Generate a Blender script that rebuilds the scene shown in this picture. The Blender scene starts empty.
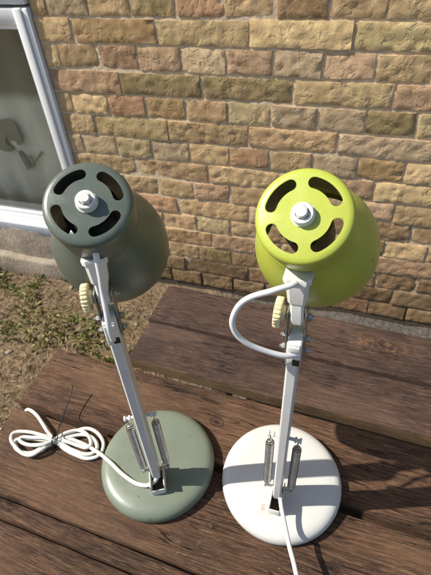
import bpy, bmesh, math, random
from mathutils import Vector, Matrix, noise

S = bpy.context.scene
COL = S.collection
R = math.radians

# ------------------------------------------------------------------ camera
cam_d = bpy.data.cameras.new('camera')
cam = bpy.data.objects.new('camera', cam_d)
COL.objects.link(cam)
_r = Vector((0.95500559, 0.292258, -0.05049345))
_u = Vector((-0.16418708, 0.6627414, 0.73062743))
_f = Vector((-0.24699581, 0.6894629, -0.68090673))
cam.matrix_world = Matrix(((_r.x, _u.x, -_f.x, 0.55545), (_r.y, _u.y, -_f.y, -1.2121),
                           (_r.z, _u.z, -_f.z, 1.212), (0, 0, 0, 1)))
cam_d.sensor_fit = 'VERTICAL'
cam_d.sensor_height = 36.0
cam_d.lens = 432.0 / 575.0 * 36.0
cam_d.clip_start = 0.02
cam_d.clip_end = 200
cam_d.dof.use_dof = True
cam_d.dof.focus_distance = 0.42
cam_d.dof.aperture_fstop = 17.0
S.camera = cam

# ------------------------------------------------------------------ light
SUN_AZ, SUN_EL = R(17.5), R(47.0)          # azimuth the light travels to, elevation of the sun
to_sun = Vector((-math.cos(SUN_AZ) * math.cos(SUN_EL), -math.sin(SUN_AZ) * math.cos(SUN_EL), math.sin(SUN_EL)))
world = bpy.data.worlds.new('World')
S.world = world
world.use_nodes = True
wn = world.node_tree.nodes
sky = wn.new('ShaderNodeTexSky')
sky.sky_type = 'NISHITA'
sky.sun_disc = False
sky.sun_elevation = SUN_EL
sky.sun_rotation = math.atan2(to_sun.x, to_sun.y)
world.node_tree.links.new(sky.outputs[0], wn['Background'].inputs[0])
wn['Background'].inputs[1].default_value = 0.095
sun_d = bpy.data.lights.new('sun', 'SUN')
sun_d.energy = 4.6
sun_d.angle = R(0.53)
sun_d.color = (1.0, 0.945, 0.86)
sun = bpy.data.objects.new('sun', sun_d)
COL.objects.link(sun)
sun.rotation_euler = to_sun.to_track_quat('Z', 'Y').to_euler()
sun.location = to_sun * 6
S.view_settings.view_transform = 'Standard'
S.view_settings.look = 'None'
S.view_settings.exposure = 0.65
S.view_settings.gamma = 1.0

# ------------------------------------------------------------------ helpers
def tag(o, label=None, cat=None, group=None, kind=None):
    if label: o['label'] = label
    if cat: o['category'] = cat
    if group: o['group'] = group
    if kind: o['kind'] = kind
    return o

def empty(name, loc=(0, 0, 0), rz=0.0):
    o = bpy.data.objects.new(name, None)
    o.empty_display_size = 0.05
    COL.objects.link(o)
    o.location = loc
    o.rotation_euler = (0, 0, rz)
    return o

def obj(name, bm, mat, parent=None, smooth=35, recalc=True):
    if recalc:
        bmesh.ops.recalc_face_normals(bm, faces=bm.faces)
    me = bpy.data.meshes.new(name)
    bm.to_mesh(me)
    bm.free()
    return obj_me(name, me, mat, parent, smooth)

def obj_me(name, me, mat, parent=None, smooth=35):
    o = bpy.data.objects.new(name, me)
    COL.objects.link(o)
    if mat: me.materials.append(mat)
    if smooth:
        for p in me.polygons: p.use_smooth = True
        if smooth < 180: me.set_sharp_from_angle(angle=R(smooth))
    if parent: o.parent = parent
    return o

def box(bm, c, s, bevel=0.0, mat=None, seg=2):
    """box of centre c, full size s, optional bevel; mat is an extra transform"""
    t = bmesh.new()
    bmesh.ops.create_cube(t, size=1.0)
    bmesh.ops.scale(t, vec=s, verts=t.verts)
    if bevel:
        bmesh.ops.bevel(t, geom=list(t.edges), offset=bevel, segments=seg, profile=0.5, affect='EDGES')
    m = Matrix.Translation(c)
    if mat is not None: m = mat @ m
    bmesh.ops.transform(t, matrix=m, verts=t.verts)
    merge(bm, t)

def merge(bm, t):
    me = bpy.data.meshes.new('tmp')
    t.to_mesh(me)
    t.free()
    bm.from_mesh(me)
    bpy.data.meshes.remove(me)

def frame_along(p0, p1, side=Vector((1, 0, 0))):
    """matrix: local z along p0->p1, local x near side, origin p0"""
    z = (Vector(p1) - Vector(p0)).normalized()
    y = z.cross(side).normalized()
    x = y.cross(z).normalized()
    m = Matrix((x, y, z)).transposed().to_4x4()
    m.translation = Vector(p0)
    return m

def lathe(bm, prof, n=48, mat=None, cap0=False, cap1=False):
    """prof: (radius, height) round z"""
    rings = []
    for (r, h) in prof:
        if r < 1e-6:
            rings.append([bm.verts.new((0, 0, h))])
        else:
            rings.append([bm.verts.new((r * math.cos(2 * math.pi * k / n), r * math.sin(2 * math.pi * k / n), h)) for k in range(n)])
    for a, b in zip(rings, rings[1:]):
        for k in range(n):
            k2 = (k + 1) % n
            if len(a) == 1 and len(b) == 1: continue
            if len(a) == 1: bm.faces.new((a[0], b[k2], b[k]))
            elif len(b) == 1: bm.faces.new((a[k], a[k2], b[0]))
            else: bm.faces.new((a[k], a[k2], b[k2], b[k]))
    if cap0 and len(rings[0]) > 1: bm.faces.new(list(reversed(rings[0])))
    if cap1 and len(rings[-1]) > 1: bm.faces.new(rings[-1])
    if mat is not None:
        vs = [v for rg in rings for v in rg]
        bmesh.ops.transform(bm, matrix=mat, verts=vs)

def cyl(bm, p0, p1, r, n=20, bevel=0.0, r1=None):
    L = (Vector(p1) - Vector(p0)).length
    r1 = r if r1 is None else r1
    side = Vector((1, 0, 0))
    if abs((Vector(p1) - Vector(p0)).normalized().x) > 0.9: side = Vector((0, 1, 0))
    b = bevel
    prof = [(0, 0), (r - b, 0), (r, b), (r1, L - b), (r1 - b, L), (0, L)] if b else [(0, 0), (r, 0), (r1, L), (0, L)]
    lathe(bm, prof, n, frame_along(p0, p1, side))

def spline(pts, sub=8):
    P = [Vector(p) for p in pts]
    P = [P[0] * 2 - P[1]] + P + [P[-1] * 2 - P[-2]]
    out = []
    for i in range(1, len(P) - 2):
        p0, p1, p2, p3 = P[i - 1:i + 3]
        for k in range(sub):
            t = k / sub
            out.append(0.5 * ((2 * p1) + (p2 - p0) * t + (2 * p0 - 5 * p1 + 4 * p2 - p3) * t * t + (3 * p1 - p0 - 3 * p2 + p3) * t ** 3))
    out.append(P[-2])
    return out

def tube(bm, pts, r, n=10, caps=True):
    rings = []
    nrm = None
    for i, p in enumerate(pts):
        t = (pts[min(i + 1, len(pts) - 1)] - pts[max(i - 1, 0)])
        if t.length < 1e-9: t = Vector((0, 0, 1))
        t.normalize()
        if nrm is None:
            nrm = t.orthogonal().normalized()
        else:
            nrm = (nrm - t * nrm.dot(t))
            nrm = nrm.normalized() if nrm.length > 1e-6 else t.orthogonal().normalized()
        b = t.cross(nrm)
        rr = r(i / (len(pts) - 1)) if callable(r) else r
        rings.append([bm.verts.new(p + (nrm * math.cos(2 * math.pi * k / n) + b * math.sin(2 * math.pi * k / n)) * rr) for k in range(n)])
    for a, c in zip(rings, rings[1:]):
        for k in range(n):
            bm.faces.new((a[k], a[(k + 1) % n], c[(k + 1) % n], c[k]))
    if caps:
        bm.faces.new(list(reversed(rings[0])))
        bm.faces.new(rings[-1])

# ------------------------------------------------------------------ materials
class NT:
    def __init__(self, name, rough=0.6, metal=0.0, spec=0.5):
        self.m = bpy.data.materials.new(name)
        self.m.use_nodes = True
        self.n = self.m.node_tree.nodes
        self.l = self.m.node_tree.links
        self.b = self.n['Principled BSDF']
        self.b.inputs['Roughness'].default_value = rough
        self.b.inputs['Metallic'].default_value = metal
        self.b.inputs['Specular IOR Level'].default_value = spec
    def link(self, a, b): self.l.new(a, b)
    def coord(self, scale=(1, 1, 1), kind='Object', loc=(0, 0, 0)):
        tc = self.n.new('ShaderNodeTexCoord')
        mp = self.n.new('ShaderNodeMapping')
        mp.inputs['Scale'].default_value = scale
        mp.inputs['Location'].default_value = loc
        self.link(tc.outputs[kind], mp.inputs[0])
        return mp.outputs[0]
    def noise(self, vec, scale, detail=4, rough=0.55, dist=0.0):
        t = self.n.new('ShaderNodeTexNoise')
        t.inputs['Scale'].default_value = scale
        t.inputs['Detail'].default_value = detail
        t.inputs['Roughness'].default_value = rough
        t.inputs['Distortion'].default_value = dist
        if vec is not None: self.link(vec, t.inputs['Vector'])
        return t.outputs['Fac']
    def ramp(self, fac, stops, interp='LINEAR'):
        r = self.n.new('ShaderNodeValToRGB')
        e = r.color_ramp
        e.interpolation = interp
        while len(e.elements) < len(stops): e.elements.new(0.5)
        for el, (p, c) in zip(e.elements, stops):
            el.position = p
            el.color = (c, c, c, 1) if isinstance(c, (int, float)) else (*c, 1)
        self.link(fac, r.inputs[0])
        return r.outputs[0]
    def mix(self, fac, a, b, mode='MIX'):
        m = self.n.new('ShaderNodeMix')
        m.data_type = 'RGBA'
        m.blend_type = mode
        for k, v in ((0, fac), (6, a), (7, b)):
            s = m.inputs[k]
            if hasattr(v, 'is_linked') or hasattr(v, 'links'): self.link(v, s)
            elif isinstance(v, (int, float)): s.default_value = v if k == 0 else (v, v, v, 1)
            else: s.default_value = (*v, 1)
        return m.outputs[2]
    def math(self, op, a, b=0.0):
        m = self.n.new('ShaderNodeMath')
        m.operation = op
        for k, v in ((0, a), (1, b)):
            if hasattr(v, 'links'): self.link(v, m.inputs[k])
            else: m.inputs[k].default_value = v
        return m.outputs[0]
    def color(self, v):
        if hasattr(v, 'links'): self.link(v, self.b.inputs['Base Color'])
        else: self.b.inputs['Base Color'].default_value = (*v, 1)
    def rough(self, v): self.link(v, self.b.inputs['Roughness'])
    def bump(self, h, strength=0.5, dist=0.002, prev=None):
        b = self.n.new('ShaderNodeBump')
        b.inputs['Strength'].default_value = strength
        b.inputs['Distance'].default_value = dist
        self.link(h, b.inputs['Height'])
        if prev is not None: self.link(prev, b.inputs['Normal'])
        self.link(b.outputs[0], self.b.inputs['Normal'])
        return b.outputs[0]

def paint(name, col, rough=0.4, var=0.06, grain=0.12, spec=0.5, speck=None, dust=0.0):
    t = NT(name, rough, 0.0, spec)
    v = t.coord()
    n1 = t.noise(v, 22, 4)
    c = t.mix(t.ramp(n1, [(0.3, 0.0), (0.7, 1.0)]), tuple(x * (1 - var) for x in col), tuple(min(1, x * (1 + var)) for x in col))
    if speck:
        n2 = t.noise(v, 160, 2, 0.6)
        c = t.mix(t.ramp(n2, [(0.66, 0.0), (0.72, 1.0)]), c, speck)
    if dust:                                   # fine dust, smears and tiny chips in the enamel
        d1 = t.math('MULTIPLY', t.ramp(t.noise(v, 520, 3, 0.7), [(0.64, 0.0), (0.72, 1.0)]), t.ramp(t.noise(v, 34, 4), [(0.40, 0.2), (0.62, 1.0)]))
        c = t.mix(t.math('MULTIPLY', d1, dust), c, (0.55, 0.53, 0.46))
        d2 = t.ramp(t.noise(v, 105, 2, 0.5), [(0.735, 0.0), (0.75, 1.0)])
        c = t.mix(t.math('MULTIPLY', d2, 0.6), c, tuple(x * 0.45 for x in col))
    t.color(c)
    t.rough(t.ramp(t.noise(v, 60, 5), [(0.3, max(0.05, rough - 0.07)), (0.75, min(1, rough + 0.1))]))
    t.bump(t.noise(v, 900, 2), grain, 0.0006)
    return t.m

def base_paint():
    t = NT('worn_off_white_enamel', 0.42)
    v = t.coord()
    c = t.mix(t.ramp(t.noise(v, 22, 4), [(0.3, 0.0), (0.7, 1.0)]), (0.515, 0.505, 0.465), (0.56, 0.55, 0.505))
    d = t.n.new('ShaderNodeVectorMath'); d.operation = 'DISTANCE'
    t.link(v, d.inputs[0]); d.inputs[1].default_value = (-0.006, -0.046, 0.024)
    st = t.math('MULTIPLY', t.ramp(d.outputs['Value'], [(0.006, 1.0), (0.020, 0.0)]), t.ramp(t.noise(v, 190, 4, 0.7), [(0.46, 0.0), (0.62, 1.0)]))
    c = t.mix(t.math('MULTIPLY', st, 0.75), c, (0.23, 0.12, 0.05))
    m = t.n.new('ShaderNodeMapping'); m.inputs['Scale'].default_value = (260, 18, 18); m.inputs['Rotation'].default_value = (0, 0, 0.5)
    t.link(v, m.inputs[0])
    sc = t.math('MULTIPLY', t.ramp(t.noise(m.outputs[0], 1.0, 2), [(0.70, 0.0), (0.74, 1.0)]), t.ramp(t.noise(v, 25, 2), [(0.5, 0.0), (0.6, 1.0)]))
    c = t.mix(t.math('MULTIPLY', sc, 0.45), c, (0.36, 0.33, 0.28))
    t.color(c)
    t.rough(t.ramp(t.noise(v, 60, 5), [(0.3, 0.34), (0.75, 0.52)]))
    t.bump(t.noise(v, 900, 2), 0.1, 0.0006)
    return t.m

def wood_material(name, dark, mid, pale, seed=0.0, flake=0.5, scuff=None, knots=()):
    t = NT(name, 0.7, 0.0, 0.32)
    v = t.coord((1, 1, 1), 'Object', (seed, seed * 0.37, 0))
    att = t.n.new('ShaderNodeAttribute'); att.attribute_name = 'board'
    # wavy grain that runs along the board
    warp = t.n.new('ShaderNodeVectorMath'); warp.operation = 'ADD'
    wsc = t.n.new('ShaderNodeVectorMath'); wsc.operation = 'MULTIPLY'
    wn_ = t.n.new('ShaderNodeTexNoise'); wn_.inputs['Scale'].default_value = 5.0; wn_.inputs['Detail'].default_value = 2
    t.link(v, wn_.inputs['Vector'])
    t.link(wn_.outputs['Color'], wsc.inputs[0]); wsc.inputs[1].default_value = (0.0, 0.018, 0.0)
    off = t.n.new('ShaderNodeVectorMath'); off.operation = 'ADD'
    t.link(v, off.inputs[0])
    osc = t.n.new('ShaderNodeVectorMath'); osc.operation = 'SCALE'
    t.link(att.outputs['Color'], osc.inputs[0]); osc.inputs['Scale'].default_value = 7.0
    t.link(osc.outputs[0], off.inputs[1])
    t.link(off.outputs[0], warp.inputs[0]); t.link(wsc.outputs[0], warp.inputs[1])
    def st(sx, sy):
        m = t.n.new('ShaderNodeMapping'); m.inputs['Scale'].default_value = (sx, sy, sy)
        t.link(warp.outputs[0], m.inputs[0]); return m.outputs[0]
    g1 = t.noise(st(20.0, 300), 1.0, 8, 0.78)
    g2 = t.noise(st(60.0, 900), 1.0, 6, 0.8)
    g3 = t.noise(st(2.6, 46), 1.0, 3, 0.6)
    g4 = t.noise(st(60.0, 420), 1.0, 5, 0.8)
    g5 = t.noise(st(7.0, 48), 1.0, 6, 0.75)
    big = t.noise(v, 5.5, 6, 0.65)
    c = t.mix(t.ramp(g5, [(0.30, 0.0), (0.66, 1.0)]), dark, mid)
    c = t.mix(t.math('MULTIPLY', t.ramp(g1, [(0.49, 0.0), (0.66, 1.0)]), 0.85), c, pale)
    c = t.mix(t.math('MULTIPLY', t.ramp(g1, [(0.36, 1.0), (0.47, 0.0)]), 0.85), c, tuple(x * 0.45 for x in dark))
    c = t.mix(t.math('MULTIPLY', t.ramp(g2, [(0.52, 0.0), (0.66, 1.0)]), 0.7), c, tuple(x * 1.25 for x in pale))
    c = t.mix(t.math('MULTIPLY', t.ramp(g2, [(0.30, 1.0), (0.44, 0.0)]), 0.6), c, tuple(x * 0.5 for x in dark))
    c = t.mix(t.math('MULTIPLY', t.ramp(big, [(0.34, 1.0), (0.56, 0.0)]), 0.55), c, tuple(x * 0.75 for x in dark))
    big2 = t.noise(st(2.2, 9.0), 1.0, 5, 0.6)                # paler, drier stretches of each board
    c = t.mix(t.math('MULTIPLY', t.ramp(big2, [(0.50, 0.0), (0.70, 1.0)]), 0.42), c, tuple(x * 0.95 for x in pale))
    # weather-bleached flakes
    fl = t.math('MULTIPLY', t.ramp(g4, [(0.575, 0.0), (0.64, 1.0)]), t.ramp(t.noise(v, 10, 4, 0.6), [(0.44, 0.0), (0.60, flake)]))
    c = t.mix(fl, c, tuple(min(1, x * 1.5 + 0.07) for x in pale))
    # checks: thin drying cracks that follow the grain
    crack = t.ramp(g3, [(0.492, 0.0), (0.498, 1.0), (0.502, 1.0), (0.508, 0.0)])
    crack = t.math('MULTIPLY', crack, t.ramp(t.noise(v, 6, 2), [(0.50, 0.0), (0.56, 1.0)]))
    c = t.mix(t.math('MULTIPLY', crack, 0.9), c, (0.008, 0.005, 0.004))
    for kx, ky, kr in knots:                  # knots: dark heart with a few growth rings
        kp = t.n.new('ShaderNodeVectorMath'); kp.operation = 'SUBTRACT'
        t.link(warp.outputs[0], kp.inputs[0])
        kb = t.n.new('ShaderNodeVectorMath'); kb.operation = 'ADD'
        t.link(osc.outputs[0], kb.inputs[0]); kb.inputs[1].default_value = (kx, ky, 0.58)
        t.link(kb.outputs[0], kp.inputs[1])
        km = t.n.new('ShaderNodeVectorMath'); km.operation = 'MULTIPLY'
        t.link(kp.outputs[0], km.inputs[0]); km.inputs[1].default_value = (0.55 / kr, 1.0 / kr, 0.0)
        kl = t.n.new('ShaderNodeVectorMath'); kl.operation = 'LENGTH'
        t.link(km.outputs[0], kl.inputs[0])
        rr = t.math('ADD', kl.outputs['Value'], t.math('MULTIPLY', t.noise(v, 70, 3), 0.35))
        ringm = t.ramp(t.math('SINE', t.math('MULTIPLY', rr, 13.0)), [(0.35, 0.0), (0.9, 1.0)])
        c = t.mix(t.math('MULTIPLY', ringm, t.ramp(rr, [(0.5, 0.75), (1.0, 0.0)])), c, tuple(x * 0.5 for x in dark))
        c = t.mix(t.ramp(rr, [(0.28, 0.9), (0.55, 0.0)]), c, tuple(x * 0.42 for x in dark))
    if scuff:
        pm = t.coord((1, 1, 1), 'Object', scuff)
        ms = t.n.new('ShaderNodeVectorMath'); ms.operation = 'MULTIPLY'
        t.link(pm, ms.inputs[0]); ms.inputs[1].default_value = (9.0, 26.0, 9.0)
        ln = t.n.new('ShaderNodeVectorMath'); ln.operation = 'LENGTH'
        t.link(ms.outputs[0], ln.inputs[0])
        near = t.ramp(ln.outputs['Value'], [(0.35, 1.0), (0.95, 0.0)])
        mk = t.math('MULTIPLY', near, t.ramp(t.noise(v, 75, 4, 0.6), [(0.50, 0.0), (0.58, 1.0)]))
        c = t.mix(t.math('MULTIPLY', mk, 0.6), c, (0.26, 0.135, 0.055))
    hs = t.n.new('ShaderNodeHueSaturation')
    t.link(c, hs.inputs['Color'])
    sep = t.n.new('ShaderNodeSeparateColor'); t.link(att.outputs['Color'], sep.inputs[0])
    t.link(t.math('ADD', t.math('MULTIPLY', sep.outputs[1], 0.5), 0.75), hs.inputs['Value'])
    t.color(hs.outputs[0])
    t.rough(t.ramp(g1, [(0.3, 0.78), (0.7, 0.48)]))
    h = t.math('ADD', t.math('MULTIPLY', g1, 0.5), t.math('MULTIPLY', g2, 0.35))
    h = t.math('ADD', h, t.math('MULTIPLY', g5, 0.5))
    h = t.math('SUBTRACT', h, t.math('MULTIPLY', crack, 1.0))
    h = t.math('ADD', h, t.math('MULTIPLY', fl, 0.25))
    t.bump(h, 1.0, 0.006)
    return t.m

M = {}
SCUFF = (0.683, 0.529, 0.3328)      # worn spot on the bench, in the table's frame
M['wood_top'] = wood_material('weathered_brown_wood', (0.036, 0.018, 0.010), (0.128, 0.060, 0.030), (0.320, 0.182, 0.098), 0.0, 0.8, None, ((0.177, -0.132, 0.018), (0.42, 0.075, 0.015), (0.62, -0.065, 0.014), (1.05, -0.02, 0.016)))
M['wood_bench'] = wood_material('dark_brown_wood', (0.031, 0.018, 0.013), (0.080, 0.043, 0.029), (0.205, 0.124, 0.084), 3.1, 0.55, (-SCUFF[0], -SCUFF[1], -SCUFF[2]))
M['wood_edge'] = wood_material('sawn_edge_wood', (0.065, 0.038, 0.017), (0.150, 0.092, 0.042), (0.25, 0.165, 0.08), 5.0, 0.3)
M['sage'] = paint('sage_green_enamel', (0.092, 0.110, 0.086), 0.34, 0.08, 0.16, dust=0.16)
M['sage_base'] = paint('sage_green_base_enamel', (0.150, 0.174, 0.126), 0.36, 0.07, 0.12, dust=0.16)
M['lime'] = paint('lime_green_enamel', (0.370, 0.415, 0.055), 0.33, 0.06, 0.16, dust=0.12)
M['white_paint'] = paint('off_white_enamel', (0.60, 0.585, 0.53), 0.42, 0.03, 0.10, speck=None)
M['white_base'] = base_paint()
M['white_plastic'] = paint('white_plastic', (0.62, 0.61, 0.57), 0.38, 0.03, 0.05)
M['cord'] = paint('white_cord_rubber', (0.64, 0.62, 0.55), 0.45, 0.07, 0.05)
M['cord_grey'] = paint('pale_grey_cord_rubber', (0.60, 0.60, 0.59), 0.4, 0.05, 0.05)
M['cream'] = paint('yellowed_cream_plastic', (0.62, 0.53, 0.30), 0.45, 0.08, 0.05)
M['upvc'] = paint('white_window_plastic', (0.74, 0.735, 0.71), 0.35, 0.02, 0.02)
M['inside'] = paint('dark_shade_inner', (0.022, 0.023, 0.014), 0.6, 0.0, 0.0)  # near-black colour for the lampshade's inner faces
M['nosing'] = paint('grey_sill_nosing', (0.40, 0.42, 0.45), 0.5, 0.08, 0.05)
M['black'] = paint('black_plastic_wire', (0.012, 0.012, 0.012), 0.4, 0.0, 0.0)
M['socket'] = paint('dark_brown_socket', (0.02, 0.018, 0.015), 0.4, 0.0, 0.0)

def metal(name, col, rough):
    t = NT(name, rough, 1.0)
    v = t.coord()
    c = t.mix(t.ramp(t.noise(v, 120, 4), [(0.35, 0.0), (0.7, 1.0)]), tuple(x * 0.7 for x in col), col)
    t.color(c)
    t.rough(t.ramp(t.noise(v, 200, 3), [(0.3, rough - 0.08), (0.7, rough + 0.12)]))
    return t.m
M['steel'] = metal('zinc_plated_steel', (0.46, 0.45, 0.42), 0.42)
M['bracket_shade'] = paint('shaded_bracket_steel', (0.045, 0.028, 0.018), 0.75, 0.4, 0.3)  # shadow inside the foot bracket, put in as a dark colour
M['spring'] = metal('dull_spring_steel', (0.62, 0.61, 0.58), 0.30)

# arm paint: worn grey-white enamel
M['arm'] = paint('grey_white_arm_enamel', (0.52, 0.52, 0.50), 0.34, 0.05, 0.08, dust=0.12)

def brick_mat():
    t = NT('stock_brick', 0.9, 0.0, 0.25)
    v = t.coord()
    att = t.n.new('ShaderNodeAttribute'); att.attribute_name = 'tint'
    n1 = t.noise(v, 26, 5, 0.65)
    c = t.mix(t.ramp(n1, [(0.32, 0.0), (0.7, 1.0)]), (0.72, 0.68, 0.62), (1.2, 1.17, 1.12))
    c = t.mix(1.0, att.outputs['Color'], c, 'MULTIPLY')
    n2 = t.noise(v, 11, 4, 0.6)
    c = t.mix(t.math('MULTIPLY', t.ramp(n2, [(0.5, 0.0), (0.68, 1.0)]), 0.35), c, (0.47, 0.31, 0.17))
    n3 = t.noise(v, 75, 4, 0.7)
    c = t.mix(t.math('MULTIPLY', t.ramp(n3, [(0.62, 0.0), (0.72, 1.0)]), 0.5), c, (0.60, 0.46, 0.27))
    # creases and folds of hand-thrown stock brick
    cr = t.math('ABSOLUTE', t.math('SUBTRACT', t.noise(v, 30, 1, 0.4, 0.3), 0.5))
    crease = t.ramp(cr, [(0.0, 1.0), (0.05, 0.0)])
    crease = t.math('MULTIPLY', crease, t.ramp(t.noise(v, 21, 2), [(0.52, 0.0), (0.64, 1.0)]))
    c = t.mix(t.math('MULTIPLY', crease, 0.22), c, (0.17, 0.11, 0.06))
    n4 = t.noise(v, 240, 3, 0.6)
    c = t.mix(t.math('MULTIPLY', t.ramp(n4, [(0.30, 1.0), (0.42, 0.0)]), 0.35), c, (0.20, 0.13, 0.07))
    t.color(c)
    n5 = t.noise(v, 44, 2, 0.45, 0.4)
    blob = t.ramp(n5, [(0.42, 0.0), (0.50, 0.75), (0.62, 1.0)])
    h = t.math('ADD', t.math('MULTIPLY', t.math('MULTIPLY', blob, t.ramp(t.noise(v, 13, 2), [(0.42, 0.15), (0.62, 1.0)])), 0.34), t.math('MULTIPLY', n3, 0.2))
    h = t.math('ADD', h, t.math('MULTIPLY', n1, 0.25))
    h = t.math('SUBTRACT', h, t.math('MULTIPLY', crease, 0.25))
    h = t.math('ADD', h, t.math('MULTIPLY', n4, 0.12))
    t.bump(h, 0.75, 0.0045)
    return t.m
M['brick'] = brick_mat()

def mortar_mat():
    t = NT('sandy_mortar', 0.95, 0.0, 0.2)
    v = t.coord()
    n1 = t.noise(v, 60, 6, 0.7)
    c = t.mix(t.ramp(n1, [(0.3, 0.0), (0.7, 1.0)]), (0.46, 0.35, 0.22), (0.74, 0.60, 0.42))
    sx = t.n.new('ShaderNodeSeparateXYZ'); t.link(v, sx.inputs[0])
    c = t.mix(t.ramp(t.math('ADD', sx.outputs[2], t.math('MULTIPLY', n1, 0.08)), [(0.10, 1.0), (0.24, 0.0)]), c, (0.085, 0.065, 0.045))   # damp, dirty foot of the wall
    t.color(c)
    t.bump(n1, 0.8, 0.006)
    return t.m
M['mortar'] = mortar_mat()

def concrete_mat():
    t = NT('worn_render', 0.92, 0.0, 0.2)
    v = t.coord((1, 1, 1))
    n1 = t.noise(v, 14, 6, 0.7)
    n2 = t.noise(v, 90, 4, 0.7)
    c = t.mix(t.ramp(n1, [(0.3, 0.0), (0.7, 1.0)]), (0.20, 0.165, 0.12), (0.37, 0.31, 0.235))
    c = t.mix(t.math('MULTIPLY', t.ramp(n2, [(0.55, 0.0), (0.7, 1.0)]), 0.5), c, (0.15, 0.12, 0.09))
    t.color(c)
    t.bump(t.math('ADD', n1, n2), 0.7, 0.006)
    return t.m
M['render'] = concrete_mat()

def soil_mat():
    t = NT('dry_soil', 0.97, 0.0, 0.15)
    v = t.coord()
    n1 = t.noise(v, 9, 6, 0.7)
    n2 = t.noise(v, 60, 5, 0.7)
    c = t.mix(t.ramp(n2, [(0.32, 0.0), (0.7, 1.0)]), (0.11, 0.074, 0.044), (0.34, 0.245, 0.15))
    c = t.mix(t.math('MULTIPLY', t.ramp(n1, [(0.48, 0.0), (0.66, 1.0)]), 0.5), c, (0.10, 0.085, 0.035))
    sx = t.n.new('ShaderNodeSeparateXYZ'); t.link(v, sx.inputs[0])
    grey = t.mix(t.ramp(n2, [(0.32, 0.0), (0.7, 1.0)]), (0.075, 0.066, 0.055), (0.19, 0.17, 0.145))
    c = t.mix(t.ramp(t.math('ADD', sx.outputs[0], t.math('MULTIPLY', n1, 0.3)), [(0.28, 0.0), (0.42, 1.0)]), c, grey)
    t.color(c)
    t.bump(n2, 1.0, 0.02)
    return t.m
M['soil'] = soil_mat()

def blade_mat():
    t = NT('grass_and_leaves', 0.7, 0.0, 0.3)
    att = t.n.new('ShaderNodeAttribute'); att.attribute_name = 'tint'
    t.color(att.outputs['Color'])
    return t.m
M['blades'] = blade_mat()

def glass_mat():
    m = bpy.data.materials.new('window_glass')
    m.use_nodes = True
    b = m.node_tree.nodes['Principled BSDF']
    b.inputs['Base Color'].default_value = (0.97, 0.99, 0.97, 1)
    b.inputs['Roughness'].default_value = 0.02
    b.inputs['Transmission Weight'].default_value = 1.0
    b.inputs['IOR'].default_value = 1.45
    return m
M['glass'] = glass_mat()

def cloth_mat():
    t = NT('pale_curtain_cloth', 0.9, 0.0, 0.2)
    v = t.coord((1, 1, 0.35))
    c = t.mix(t.ramp(t.noise(v, 9, 4), [(0.35, 0.0), (0.65, 1.0)]), (0.50, 0.50, 0.43), (0.68, 0.67, 0.58))
    sx = t.n.new('ShaderNodeSeparateXYZ'); t.link(t.coord(), sx.inputs[0])
    c = t.mix(t.ramp(sx.outputs[2], [(0.635, 0.0), (0.675, 1.0)]), c, (0.22, 0.215, 0.155))    # darker upper half
    t.color(c)
    return t.m
M['curtain'] = cloth_mat()
M['room'] = paint('dim_room_wall', (0.20, 0.20, 0.16), 0.9, 0.1, 0.0)
M['reflection_dark'] = paint('dark_reflection', (0.20, 0.195, 0.155), 0.6, 0.1, 0.0)  # dark colour standing in for a reflection in the window

# ------------------------------------------------------------------ ground
rng = random.Random(4)
bm = bmesh.new()
def gz(x, y):
    return 0.018 * noise.noise(Vector((x * 3.1, y * 3.1, 0.3))) + 0.012 * noise.noise(Vector((x * 9, y * 9, 2.0))) - 0.012
nx, ny = 120, 70
X0, X1, Y0, Y1 = -3.2, 3.4, -3.2, 0.10
vs = [[bm.verts.new((X0 + (X1 - X0) * i / nx, Y0 + (Y1 - Y0) * j / ny, 0)) for i in range(nx + 1)] for j in range(ny + 1)]
for row in vs:
    for v in row: v.co.z = gz(v.co.x, v.co.y)
for j in range(ny):
    for i in range(nx):
        bm.faces.new((vs[j][i], vs[j][i + 1], vs[j + 1][i + 1], vs[j + 1][i]))
# the sheet runs on to the horizon
far = 60.0
ring = [vs[0][i] for i in range(nx + 1)] + [vs[j][nx] for j in range(1, ny + 1)] + [vs[ny][i] for i in range(nx - 1, -1, -1)] + [vs[j][0] for j in range(ny - 1, 0, -1)]
outer = []
for v in ring:
    d = Vector((v.co.x - 0.1, v.co.y + 1.5, 0)).normalized()
    outer.append(bm.verts.new((0.1 + d.x * far, -1.5 + d.y * far, -0.03)))
for k in range(len(ring)):
    k2 = (k + 1) % len(ring)
    bm.faces.new((ring[k], outer[k], outer[k2], ring[k2]))
bmesh.ops.recalc_face_normals(bm, faces=bm.faces)
tag(obj('ground', bm, M['soil'], None, 180, recalc=False), kind='structure')

# ------------------------------------------------------------------ house wall
house = empty('brick_house', (0, 0, 0))
tag(house, 'buff stock brick house wall with a low white framed window, behind the picnic table', 'house')
CH, BL = 0.0679, 0.2588        # course height and stretcher pitch
LTOP = 0.9637                  # bed joint above course row 0
JT = 0.0085
WX0, WX1, WZ0, WZ1 = -1.75, -0.378, 0.205, 1.62          # window opening
HX0, HX1, HROWS_UP, HROWS_DN = -3.2, 3.4, 21, 13

PAL = [((0.60, 0.445, 0.265), 6), ((0.58, 0.415, 0.25), 6), ((0.60, 0.46, 0.275), 5), ((0.54, 0.395, 0.235), 4), ((0.57, 0.395, 0.265), 2.5),
       ((0.53, 0.43, 0.26), 2.5), ((0.43, 0.30, 0.175), 3), ((0.35, 0.265, 0.14), 1.2), ((0.52, 0.33, 0.21), 2.5), ((0.58, 0.46, 0.31), 2.5)]
OLIVE, BROWN, DARKRED, YELLOW, PINK, GREYB = (0.38, 0.305, 0.165), (0.41, 0.29, 0.155), (0.50, 0.34, 0.22), (0.62, 0.485, 0.28), (0.58, 0.42, 0.285), (0.57, 0.45, 0.31)
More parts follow.
